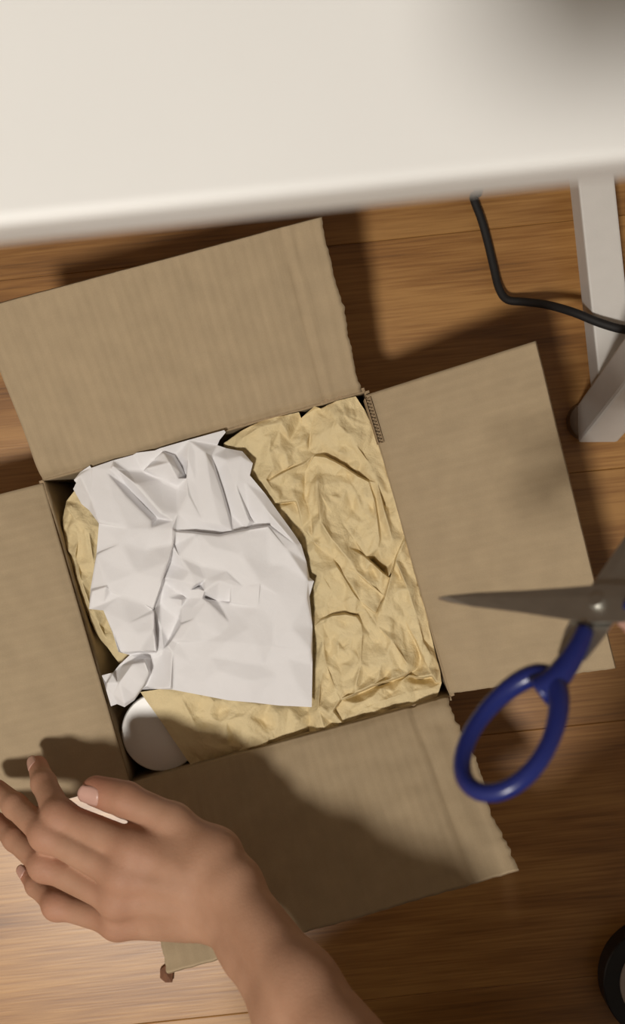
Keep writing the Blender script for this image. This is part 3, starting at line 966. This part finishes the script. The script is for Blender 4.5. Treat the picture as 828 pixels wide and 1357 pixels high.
LB = (ENDB - PIV).length
blade_part(eA, (TIPA - PIV).length, 0.0013, 1)
blade_part(-eH, 0.095, -0.0013, -1)
handle_part(eH, LB, 0.0, -1)
handle_part(-eA, LB, 0.0, 1)
b_ = bmesh.new()
bmesh.ops.create_cone(b_, cap_ends=True, segments=20, radius1=0.0042, radius2=0.0036, depth=0.008)
q = nS.to_track_quat('Z', 'Y')
for v in b_.verts: v.co = PIV + q @ v.co
link('pivot_screw', bm_mesh('pivot_screw', b_), M_STEEL, sciss)


# ------------------------------------------------------------------ person (implicit surfaces turned into one skin)
class Field:
    def __init__(s, lo, hi, h):
        s.lo = np.array(lo, np.float32); s.h = h
        s.n = np.ceil((np.array(hi) - s.lo) / h).astype(int) + 1
        s.f = np.full(tuple(s.n), 0.05, np.float32)

    def _sub(s, pmin, pmax):
        i0 = np.clip(np.floor((pmin - s.lo) / s.h).astype(int), 0, s.n - 1)
        i1 = np.clip(np.ceil((pmax - s.lo) / s.h).astype(int) + 1, 1, s.n)
        if np.any(i1 <= i0): return None
        ax = [s.lo[k] + s.h * np.arange(i0[k], i1[k], dtype=np.float32) for k in range(3)]
        return tuple(slice(i0[k], i1[k]) for k in range(3)), ax[0][:, None, None], ax[1][None, :, None], ax[2][None, None, :]

    @staticmethod
    def smin(a, b, k):
        h = np.clip(0.5 + 0.5 * (b - a) / k, 0, 1)
        return b + (a - b) * h - k * h * (1 - h)

    def cap(s, a, b, ra, rb, k=0.004, sub=False, flat=None):
        a = np.array(a, np.float32); b = np.array(b, np.float32)
        m = max(ra, rb) + 0.022 + k
        r = s._sub(np.minimum(a, b) - m, np.maximum(a, b) + m)
        if r is None: return
        sl, X, Y, Z = r
        d = b - a; L2 = float(d @ d) + 1e-12
        t = np.clip(((X - a[0]) * d[0] + (Y - a[1]) * d[1] + (Z - a[2]) * d[2]) / L2, 0, 1)
        qx = X - (a[0] + t * d[0]); qy = Y - (a[1] + t * d[1]); qz = Z - (a[2] + t * d[2])
        if flat is not None:            # squash along a direction
            nx, ny, nz_, amt = flat
            pr = qx * nx + qy * ny + qz * nz_
            qx = qx + pr * nx * (amt - 1); qy = qy + pr * ny * (amt - 1); qz = qz + pr * nz_ * (amt - 1)
        v = np.sqrt(qx * qx + qy * qy + qz * qz) - (ra + t * (rb - ra))
        if sub: s.f[sl] = -s.smin(-s.f[sl], v, k)
        else: s.f[sl] = s.smin(s.f[sl], v, k)

    def merge(s, other, k):
        s.f = s.smin(s.f, other.f, k)

    def surface(s):
        """naive surface nets"""
        f = s.f
        ins = f < 0
        c = np.zeros(tuple(np.array(f.shape) - 1), np.uint8)
        for dx in (0, 1):
            for dy in (0, 1):
                for dz in (0, 1):
                    c += ins[dx:f.shape[0] - 1 + dx, dy:f.shape[1] - 1 + dy, dz:f.shape[2] - 1 + dz]
        act = (c > 0) & (c < 8)
        I, J, K = np.nonzero(act)
        vid = np.full(act.shape, -1, np.int64); vid[I, J, K] = np.arange(len(I))
        acc = np.zeros((len(I), 3)); cnt = np.zeros(len(I))
        corners_ = [(x, y, z) for x in (0, 1) for y in (0, 1) for z in (0, 1)]
        val = {cn: f[I + cn[0], J + cn[1], K + cn[2]] for cn in corners_}
        for cn in corners_:
            for ax in range(3):
                if cn[ax] == 0:
                    c2 = list(cn); c2[ax] = 1; c2 = tuple(c2)
                    a, b = val[cn], val[c2]
                    x = (a < 0) != (b < 0)
                    t = np.where(x, a / np.where(x, a - b, 1), 0)
                    p = np.array(cn, float)[None, :].repeat(len(I), 0); p[:, ax] = t
                    acc[x] += p[x]; cnt[x] += 1
        V = (np.stack([I, J, K], 1) + acc / cnt[:, None]) * s.h + s.lo
        F = []
        for ax in range(3):
            a = [slice(None)] * 3; b = [slice(None)] * 3
            a[ax] = slice(0, -1); b[ax] = slice(1, None)
            ch = ins[tuple(a)] != ins[tuple(b)]
            ii = np.stack(np.nonzero(ch), 1)
            o1, o2 = (ax + 1) % 3, (ax + 2) % 3
            ok = (ii[:, o1] > 0) & (ii[:, o2] > 0) & (ii[:, o1] < f.shape[o1] - 1) & (ii[:, o2] < f.shape[o2] - 1)
            ii = ii[ok]
            pos = ins[tuple(a)][ii[:, 0], ii[:, 1], ii[:, 2]]
            e1 = np.zeros(3, int); e1[o1] = 1; e2 = np.zeros(3, int); e2[o2] = 1
            q = [ii - e1 - e2, ii - e2, ii, ii - e1]
            qi = np.stack([vid[x[:, 0], x[:, 1], x[:, 2]] for x in q], 1)
            qi[~pos] = qi[~pos][:, ::-1]
            F.append(qi)
        return V, np.concatenate(F)


def np_mesh(name, parts, smooth_it=0):
    Vs, Fs, off = [], [], 0
    for V, F in parts:
        if smooth_it:
            e = np.concatenate([F[:, [0, 1]], F[:, [1, 2]], F[:, [2, 3]], F[:, [3, 0]]])
            for _ in range(smooth_it):
                acc = np.zeros_like(V); cnt = np.zeros(len(V))
                for k in (0, 1):
                    for x in range(3):
                        acc[:, x] += np.bincount(e[:, k], weights=V[e[:, 1 - k], x], minlength=len(V))
                    cnt += np.bincount(e[:, k], minlength=len(V))
                V = V * 0.5 + 0.5 * acc / np.maximum(cnt, 1)[:, None]
        Vs.append(V); Fs.append(F + off); off += len(V)
    V = np.concatenate(Vs); F = np.concatenate(Fs)
    me = bpy.data.meshes.new(name)
    me.vertices.add(len(V)); me.vertices.foreach_set('co', V.astype(np.float32).ravel())
    me.loops.add(F.size); me.loops.foreach_set('vertex_index', F.astype(np.int32).ravel())
    me.polygons.add(len(F)); me.polygons.foreach_set('loop_start', np.arange(0, F.size, 4, dtype=np.int32))
    me.update(calc_edges=True)
    me.validate()
    me.polygons.foreach_set('use_smooth', [True] * len(me.polygons))
    return me, V


def v3(p): return np.array((p[0], p[1], p[2]), np.float32)


# ---- left hand: joints measured on the photo, at their heights over the flap
LH = {
    'index': [P(178, 1125, 0.245), P(79, 1082, 0.224), P(58, 1038, 0.192), P(50, 1014, 0.168)],
    'middle': [P(163, 1160, 0.248), P(62, 1106, 0.228), P(20, 1068, 0.200), P(-4, 1046, 0.176)],
    'ring': [P(156, 1192, 0.243), P(60, 1147, 0.224), P(20, 1112, 0.198), P(-5, 1088, 0.176)],
    'little': [P(156, 1222, 0.232), P(76, 1200, 0.215), P(48, 1174, 0.196), P(35, 1156, 0.180)],
}
RAD = {'index': (0.0126, 0.0110, 0.0092, 0.0075), 'middle': (0.0119, 0.0106, 0.0091, 0.0076), 'ring': (0.0113, 0.0100, 0.0086, 0.0072), 'little': (0.0101, 0.0089, 0.0075, 0.0063)}
WR = P(306, 1197, 0.262)
FA1 = P(386, 1316, 0.322)
ELB = WR + (FA1 - WR).normalized() * 0.25
print('elbow', ELB)
SHL = Vector((-0.080, -0.530, 0.635))
TH = [P(286, 1134, 0.250), P(230, 1089, 0.236), P(166, 1059, 0.226), P(127, 1048, 0.218)]


def build_hand(J, RADS, wrist, elbow, thumb, back, h, pad=0.03, forearm_w=(0.0300, 0.0275)):
    """back: unit normal of the back of the hand"""
    allp = [p for c_ in J.values() for p in c_] + [wrist, elbow] + thumb
    A = np.array([tuple(p) for p in allp])
    lo_, hi_ = A.min(0) - 0.05, A.max(0) + 0.05
    fing = None
    out = Field(lo_, hi_, h)
    palm = out
    cross = (J['index'][0] - J['little'][0]).normalized()
    names = ['index', 'middle', 'ring', 'little']
    # carpus and metacarpals
    wr_pts = [wrist + cross * o for o in (0.017, 0.006, -0.005, -0.016)]
    for nme, wp in zip(names, wr_pts):
        k_ = J[nme][0]
        palm.cap(v3(wp - back * 0.003), v3(k_ - back * 0.004), 0.0150, 0.0128 if nme != 'little' else 0.0112, 0.010)
        palm.cap(v3(wp.lerp(k_, 0.35) - back * 0.010), v3(k_ - back * 0.009), 0.0125, 0.0105, 0.010)
        # tendon
        palm.cap(v3(wp.lerp(k_, 0.45) + back * 0.0072), v3(k_ + back * 0.0052), 0.0022, 0.0032, 0.008)
    # thenar mass and thumb metacarpal
    palm.cap(v3(thumb[0]), v3(thumb[1]), 0.0150, 0.0128, 0.010)
    palm.cap(v3(thumb[0].lerp(wrist, 0.5) - back * 0.004), v3(thumb[0]), 0.0155, 0.0148, 0.012)
    palm.cap(v3(thumb[0] - back * 0.006), v3(J['index'][0].lerp(wrist, 0.45) - back * 0.008), 0.013, 0.011, 0.014)
    palm.cap(v3(wrist - cross * 0.014 - back * 0.010), v3(J['little'][0].lerp(wrist, 0.25) - back * 0.010 - cross * 0.002), 0.013, 0.0115, 0.012)   # heel on the little finger side
    # forearm: two bones side by side, thicker towards the elbow
    ax = (elbow - wrist).normalized()
    sd = (cross - ax * cross.dot(ax)).normalized()
    w0 = 0.0118
    for o in (1, -1):
        palm.cap(v3(wrist + sd * w0 * o - back * 0.001), v3(wrist.lerp(elbow, 0.35) + sd * 0.0135 * o), 0.0165, 0.0198, 0.014)
        palm.cap(v3(wrist.lerp(elbow, 0.35) + sd * 0.0135 * o), v3(wrist.lerp(elbow, 0.75) + sd * 0.0155 * o), 0.0198, 0.0285, 0.016)
        palm.cap(v3(wrist.lerp(elbow, 0.75) + sd * 0.0155 * o), v3(elbow + sd * 0.010 * o), 0.0285, 0.0290, 0.016)
    # ulna head
    palm.cap(v3(wrist.lerp(elbow, 0.07) - sd * 0.020 + back * 0.009), v3(wrist.lerp(elbow, 0.10) - sd * 0.020 + back * 0.009), 0.0085, 0.0085, 0.012)
    # fingers, each in a field of its own so that neighbours stay apart
    F = Field(lo_, hi_, h)
    for nme in names:
        G = None
        c_ = J[nme]; r_ = RADS[nme]
        base = c_[0].lerp(c_[1], 0.12)
        T = Field(lo_, hi_, h)
        T.cap(v3(c_[0]), v3(c_[1]), r_[0], r_[1], 0.004)
        T.cap(v3(c_[1]), v3(c_[2]), r_[1] * 0.97, r_[2], 0.005)
        T.cap(v3(c_[2]), v3(c_[3]), r_[2], r_[3], 0.004)
        dd = (c_[1] - c_[0]).normalized(); bk = (back - dd * back.dot(dd)).normalized()
        # knuckle swellings
        T.cap(v3(c_[1] + bk * 0.0006), v3(c_[1] + bk * 0.0006), r_[1], r_[1], 0.008)
        F.merge(T, 0.0024)
        del T
    out.merge(F, 0.0042)
    for nme in names:          # knuckle heads on the back of the hand
        k_ = J[nme][0]
        out.cap(v3(k_ + back * 0.0040), v3(k_ + back * 0.0040), RADS[nme][0] * 0.74, RADS[nme][0] * 0.74, 0.014)
    T = Field(lo_, hi_, h)
    T.cap(v3(thumb[1]), v3(thumb[2]), 0.0126, 0.0118, 0.005)
    T.cap(v3(thumb[2]), v3(thumb[3]), 0.0118, 0.0098, 0.006)
    T.cap(v3(thumb[2].lerp(thumb[3], 0.5)), v3(thumb[3]), 0.0116, 0.0102, 0.004)
    out.merge(T, 0.0055)
    return out


def nail(tip, prev, nrm, w_, l_, parent, r):
    d = (tip - prev).normalized()
    nrm = (nrm - d * nrm.dot(d)).normalized(); s = d.cross(nrm).normalized()
    b_ = bmesh.new()
    rows = []
    nu_, nv_ = 8, 8
    for top in (1, 0):
        g = []
        for j in range(nv_ + 1):
            row = []
            for i in range(nu_ + 1):
                a_ = (i / nu_ - 0.5) * 2
                t_ = j / nv_
                ww = w_ * (0.86 + 0.14 * math.sin(math.pi * min(1, t_ * 1.2)))
                y_ = (t_ - 0.5) * l_ + 0.16 * l_ * (1 - a_ * a_) * (1 if t_ > 0.5 else -1) * abs(t_ - 0.5) * 2
                th_ = a_ * ww / r
                p = tip + d * y_ + s * math.sin(th_) * r + nrm * (math.cos(th_) * r - 0.0004 * t_ * t_ + (0.0006 if top else -0.0008))
                row.append(b_.verts.new(p))
            g.append(row)
        rows.append(g)
    for top in (0, 1):
        g = rows[top]
        for j in range(nv_):
            for i in range(nu_):
                b_.faces.new((g[j][i], g[j][i + 1], g[j + 1][i + 1], g[j + 1][i]))
    A, B = rows
    for i in range(nu_):
        b_.faces.new((A[0][i], A[0][i + 1], B[0][i + 1], B[0][i])); b_.faces.new((A[-1][i], A[-1][i + 1], B[-1][i + 1], B[-1][i]))
    for j in range(nv_):
        b_.faces.new((A[j][0], A[j + 1][0], B[j + 1][0], B[j][0])); b_.faces.new((A[j][-1], A[j + 1][-1], B[j + 1][-1], B[j][-1]))
    return link('fingernail', bm_mesh('fingernail', b_, True), M_NAIL, parent)


BACK_L = Vector((0.05, -0.10, 1)).normalized()
hl = build_hand(LH, RAD, WR, ELB, TH, BACK_L, 0.0014)
left_part = hl.surface()
del hl

# ---- right hand: closed round the other handle
GR = PIV - eA * 0.082                        # the loop it holds
RB = Vector((0.55, -0.25, 0.80)).normalized()
RH_ = {}
wr_r = GR + Vector((0.085, -0.085, 0.012))
fwd = (GR - wr_r).normalized()
crs = fwd.cross(Vector((0, 0, 1))).normalized() * -1      # towards the index finger (far side)
kn = wr_r + fwd * 0.085 + Vector((0, 0, 0.016))
for i, nme in enumerate(['index', 'middle', 'ring', 'little']):
    k_ = kn + crs * (0.027 - 0.018 * i) + fwd * (-0.003 * abs(i - 1))
    L1 = (0.043, 0.046, 0.042, 0.034)[i]
    if nme == 'index':
        p1 = k_ + fwd * 0.036 + Vector((0, 0, -0.012)); p2 = PIV + Vector((0.030, -0.004, 0.020)); p3 = PIV + Vector((0.0155, -0.0075, 0.008))
        p2 = p1.lerp(p3, 0.55) + Vector((0, 0, 0.006))
    else:
        p1 = k_ + fwd * L1 * 0.75 + Vector((0, 0, -L1 * 0.55)); p2 = p1 + Vector((0, 0, -0.024)) - fwd * 0.006; p3 = p2 - fwd * 0.019 + Vector((0, 0, -0.004))
    RH_[nme] = [k_, p1, p2, p3]
th_r = [wr_r + fwd * 0.025 + crs * 0.024 + Vector((0, 0, -0.008)), wr_r + fwd * 0.055 + crs * 0.034 + Vector((0, 0, -0.016)), GR + crs * 0.020 + Vector((0, 0, -0.016)) + fwd * 0.005, GR + crs * 0.012 + fwd * 0.028 + Vector((0, 0, -0.018))]
SHR = Vector((0.34, -0.52, 0.635))
ELR = Vector((0.45, -0.33, 0.50))
hr = build_hand(RH_, RAD, wr_r, ELR, th_r, Vector((0, 0, 1)), 0.0022)
right_part = hr.surface()
del hr

# ---- trunk, head, upper arms, legs
PEL = Vector((0.15, -0.83, 0.25)); CHE = Vector((0.155, -0.65, 0.52)); NEK = Vector((0.155, -0.525, 0.66)); HED = Vector((0.115, -0.415, 0.765))
B = Field((-0.22, -1.45, -0.01), (0.58, -0.24, 0.95), 0.0055)


def trunk(F, g):
    for s in (-1, 1):
        F.cap(v3(PEL + Vector((0.07 * s, 0, 0))), v3(CHE + Vector((0.075 * s, 0, 0))), 0.105 + g, 0.115 + g, 0.04)
        F.cap(v3(CHE + Vector((0.07 * s, 0, 0))), v3(NEK + Vector((0.075 * s, -0.03, -0.02))), 0.105 + g, 0.075 + g, 0.04)
    for S in (SHL, SHR):
        F.cap(v3(NEK + (S - NEK) * 0.35 + Vector((0, -0.02, -0.02))), v3(S), 0.062 + g, 0.056 + g, 0.04)


ANK = {-1: Vector((PEL.x - 0.10, -0.98, 0.050)), 1: Vector((PEL.x + 0.07, -0.66, 0.068))}
KNE = {-1: Vector((PEL.x - 0.13, -0.565, 0.070)), 1: Vector((0.165, -0.368, 0.395))}     # left knee on the floor, right knee up


def legs(F, g):
    for s in (-1, 1):
        hip = PEL + Vector((0.085 * s, 0, -0.02)); kne = KNE[s]; ank = ANK[s]
        F.cap(v3(hip), v3(kne), 0.084 + g, 0.052 + g, 0.03)
        F.cap(v3(kne), v3(kne.lerp(ank, 0.45)), 0.051 + g, 0.048 + g, 0.02)
        F.cap(v3(kne.lerp(ank, 0.45)), v3(ank), 0.048 + g, 0.036 + g, 0.02)


trunk(B, 0.0); legs(B, 0.0)
B.cap(v3(ANK[-1]), v3(ANK[-1] + Vector((0, -0.13, -0.018))), 0.034, 0.026, 0.02)
B.cap(v3(ANK[-1] + Vector((0, -0.13, -0.018))), v3(ANK[-1] + Vector((-0.01, -0.19, -0.026))), 0.026, 0.018, 0.015)
B.cap(v3(ANK[1] + Vector((0, -0.045, -0.034))), v3(ANK[1] + Vector((0, 0.085, -0.044))), 0.030, 0.026, 0.02)
B.cap(v3(ANK[1] + Vector((0, 0.085, -0.044))), v3(ANK[1] + Vector((0.008, 0.125, -0.050))), 0.026, 0.017, 0.015)
B.cap(v3(SHL), v3(ELB), 0.052, 0.030, 0.03)
B.cap(v3(SHR), v3(ELR), 0.052, 0.030, 0.03)
gz = (Vector((0.02, -0.02, 0.12)) - HED).normalized()          # looks down into the box
up_h = (Vector((0, 0, 1)) - gz * gz.z).normalized(); rt = gz.cross(up_h).normalized()
B.cap(v3(NEK + Vector((0, -0.03, -0.01))), v3(HED - gz * 0.03 - up_h * 0.05), 0.056, 0.052, 0.03)
B.cap(v3(HED - gz * 0.030 + up_h * 0.025), v3(HED + gz * 0.020 + up_h * 0.020), 0.082, 0.074, 0.03)
B.cap(v3(HED + gz * 0.03 - up_h * 0.035), v3(HED + gz * 0.045 - up_h * 0.085), 0.058, 0.030, 0.03)
B.cap(v3(HED + gz * 0.092 + up_h * 0.006), v3(HED + gz * 0.108 - up_h * 0.032), 0.008, 0.013, 0.012)
B.cap(v3(HED + gz * 0.085 - up_h * 0.060 + rt * 0.016), v3(HED + gz * 0.085 - up_h * 0.060 - rt * 0.016), 0.008, 0.008, 0.008)
B.cap(v3(HED + gz * 0.088 + up_h * 0.028 + rt * 0.040), v3(HED + gz * 0.088 + up_h * 0.028 - rt * 0.040), 0.008, 0.008, 0.016)
for s in (-1, 1):
    B.cap(v3(HED + gz * 0.098 + up_h * 0.010 + rt * 0.032 * s), v3(HED + gz * 0.100 + up_h * 0.010 + rt * 0.032 * s), 0.013, 0.013, 0.010, sub=True)
    B.cap(v3(HED - gz * 0.004 + up_h * 0.012 + rt * 0.079 * s), v3(HED - gz * 0.006 - up_h * 0.022 + rt * 0.076 * s), 0.013, 0.009, 0.006)
trunk_part = B.surface()
del B
me_body, BV = np_mesh('body', [left_part, right_part, trunk_part], smooth_it=2)
# flushed skin on the knuckles and fingertips
fl = np.zeros(len(BV), np.float32)
for J in (LH, RH_):
    for c_ in J.values():
        for p, r_, a_ in ((c_[0], 0.014, 0.28), (c_[1], 0.011, 0.45), (c_[2], 0.008, 0.25), (c_[3], 0.013, 0.65)):
            fl = np.maximum(fl, a_ * np.exp(-((BV - np.array(tuple(p))) ** 2).sum(1) / (r_ * 1.3) ** 2))
for tt in (TH, th_r):
    for p, r_, a_ in ((tt[2], 0.012, 0.35), (tt[3], 0.017, 0.6)):
        fl = np.maximum(fl, a_ * np.exp(-((BV - np.array(tuple(p))) ** 2).sum(1) / (r_ * 1.3) ** 2))
if len(fl) == len(me_body.vertices):
    at = me_body.attributes.new('flush', 'FLOAT', 'POINT')
    at.data.foreach_set('value', fl)
person = link('person', me_body, M_SKIN)
tag(person, 'person in dark shirt crouching by the box, left hand open over the left flap', 'person')

nail(TH[3].lerp(TH[2], 0.02), TH[2], Vector((-0.05, -0.15, 1)), 0.0076, 0.0135, person, 0.0113)
for nme in ('index', 'middle', 'ring', 'little'):
    c_ = LH[nme]
    nail(c_[3].lerp(c_[2], 0.05), c_[2], Vector((-0.8, 0.5, 0.9)), RAD[nme][3] * 0.72, 0.0105 if nme != 'little' else 0.009, person, RAD[nme][3] + 0.0001)
for nme in ('index', 'middle', 'ring', 'little'):
    c_ = RH_[nme]
    nail(c_[3].lerp(c_[2], 0.05), c_[2], (Vector((0, 0, 1)) if nme == 'index' else Vector((0, 0, -1))), RAD[nme][3] * 0.72, 0.0105, person, RAD[nme][3] + 0.0001)

S_ = Field((-0.24, -1.20, 0.12), (0.60, -0.30, 0.86), 0.0075)
trunk(S_, 0.010)
S_.cap(v3(SHL), v3(SHL.lerp(ELB, 0.55)), 0.064, 0.056, 0.03)
S_.cap(v3(SHR), v3(SHR.lerp(ELR, 0.55)), 0.064, 0.056, 0.03)
me_s, _ = np_mesh('shirt', [S_.surface()], 2)
tag(link('shirt', me_s, M_SHIRT, person), 'dark short-sleeved shirt')
S_ = Field((-0.22, -1.12, -0.012), (0.52, -0.26, 0.52), 0.0075)
legs(S_, 0.010)
S_.cap(v3(PEL + Vector((-0.07, 0, 0.02))), v3(PEL + Vector((0.07, 0, 0.02))), 0.122, 0.122, 0.03)
me_s, _ = np_mesh('trousers', [S_.surface()], 2)
link('trousers', me_s, M_PANTS, person)
S_ = Field(HED - Vector((0.16, 0.16, 0.16)), HED + Vector((0.16, 0.16, 0.16)), 0.005)
S_.cap(v3(HED - gz * 0.040 + up_h * 0.036), v3(HED + gz * 0.010 + up_h * 0.040), 0.088, 0.078, 0.03)
S_.cap(v3(HED - gz * 0.050 - up_h * 0.02), v3(HED - gz * 0.035 + up_h * 0.03), 0.074, 0.088, 0.03)
me_s, _ = np_mesh('hair', [S_.surface()], 1)
link('hair', me_s, M_HAIR, person)
for s in (-1, 1):
    b_ = bmesh.new()
    bmesh.ops.create_uvsphere(b_, u_segments=16, v_segments=12, radius=0.0115, matrix=Matrix.Translation(HED + gz * 0.079 + up_h * 0.010 + rt * 0.032 * s))
    link('eye', bm_mesh('eye', b_, True), M_EYE, person)


# ------------------------------------------------------------------ unseen phone placed to shade the desk, in an added gooseneck holder
bm = bmesh.new()
add_box(bm, (0.002, 0.042, 0.9985), (0.074, 0.150, 0.008), None, 0.003)
phone = empty('phone', (0.002, 0.042, 0.9945), 'unseen black phone placed to shade the desk, lying flat in a gooseneck holder above the desk edge', 'phone')
link('body', bm_mesh('phone_body', bm), M_TAPE, phone)
bm = bmesh.new()
add_box(bm, (0.002, 0.042, 1.0027), (0.068, 0.144, 0.0008), None, 0.0)
link('screen', bm_mesh('screen', bm), M_CABLE, phone)
hold = empty('phone_holder', U(0.30, DV0 + 0.20, DZ), 'added, unseen black gooseneck phone holder standing on the desk top', 'phone holder')
hb = U(0.28, DV0 + 0.22, DZ)
bm = bmesh.new()
bmesh.ops.create_cone(bm, cap_ends=True, segments=36, radius1=0.055, radius2=0.050, depth=0.018, matrix=Matrix.Translation((hb.x, hb.y, DZ + 0.0092)))
link('base', bm_mesh('holder_base', bm), M_TAPE, hold)
bm = bmesh.new()
tube(bm, spline([(hb.x, hb.y, DZ + 0.015), (hb.x, hb.y, DZ + 0.15), (hb.x - 0.02, hb.y, DZ + 0.28), (hb.x - 0.10, hb.y - 0.03, DZ + 0.335), (0.12, 0.15, 1.04), (0.07, 0.11, 1.006), (0.046, 0.075, 0.9985)], 8), 0.006, 12)
link('neck', bm_mesh('neck', bm, True), M_TAPE, hold)
bm = bmesh.new()
add_box(bm, (0.0425, 0.075, 0.9985), (0.006, 0.05, 0.016), None, 0.001)
add_box(bm, (-0.0385, 0.075, 0.9985), (0.006, 0.05, 0.016), None, 0.001)
add_box(bm, (0.002, 0.075, 1.0066), (0.087, 0.03, 0.004), None, 0.001)
link('clamp', bm_mesh('clamp', bm), M_TAPE, hold)
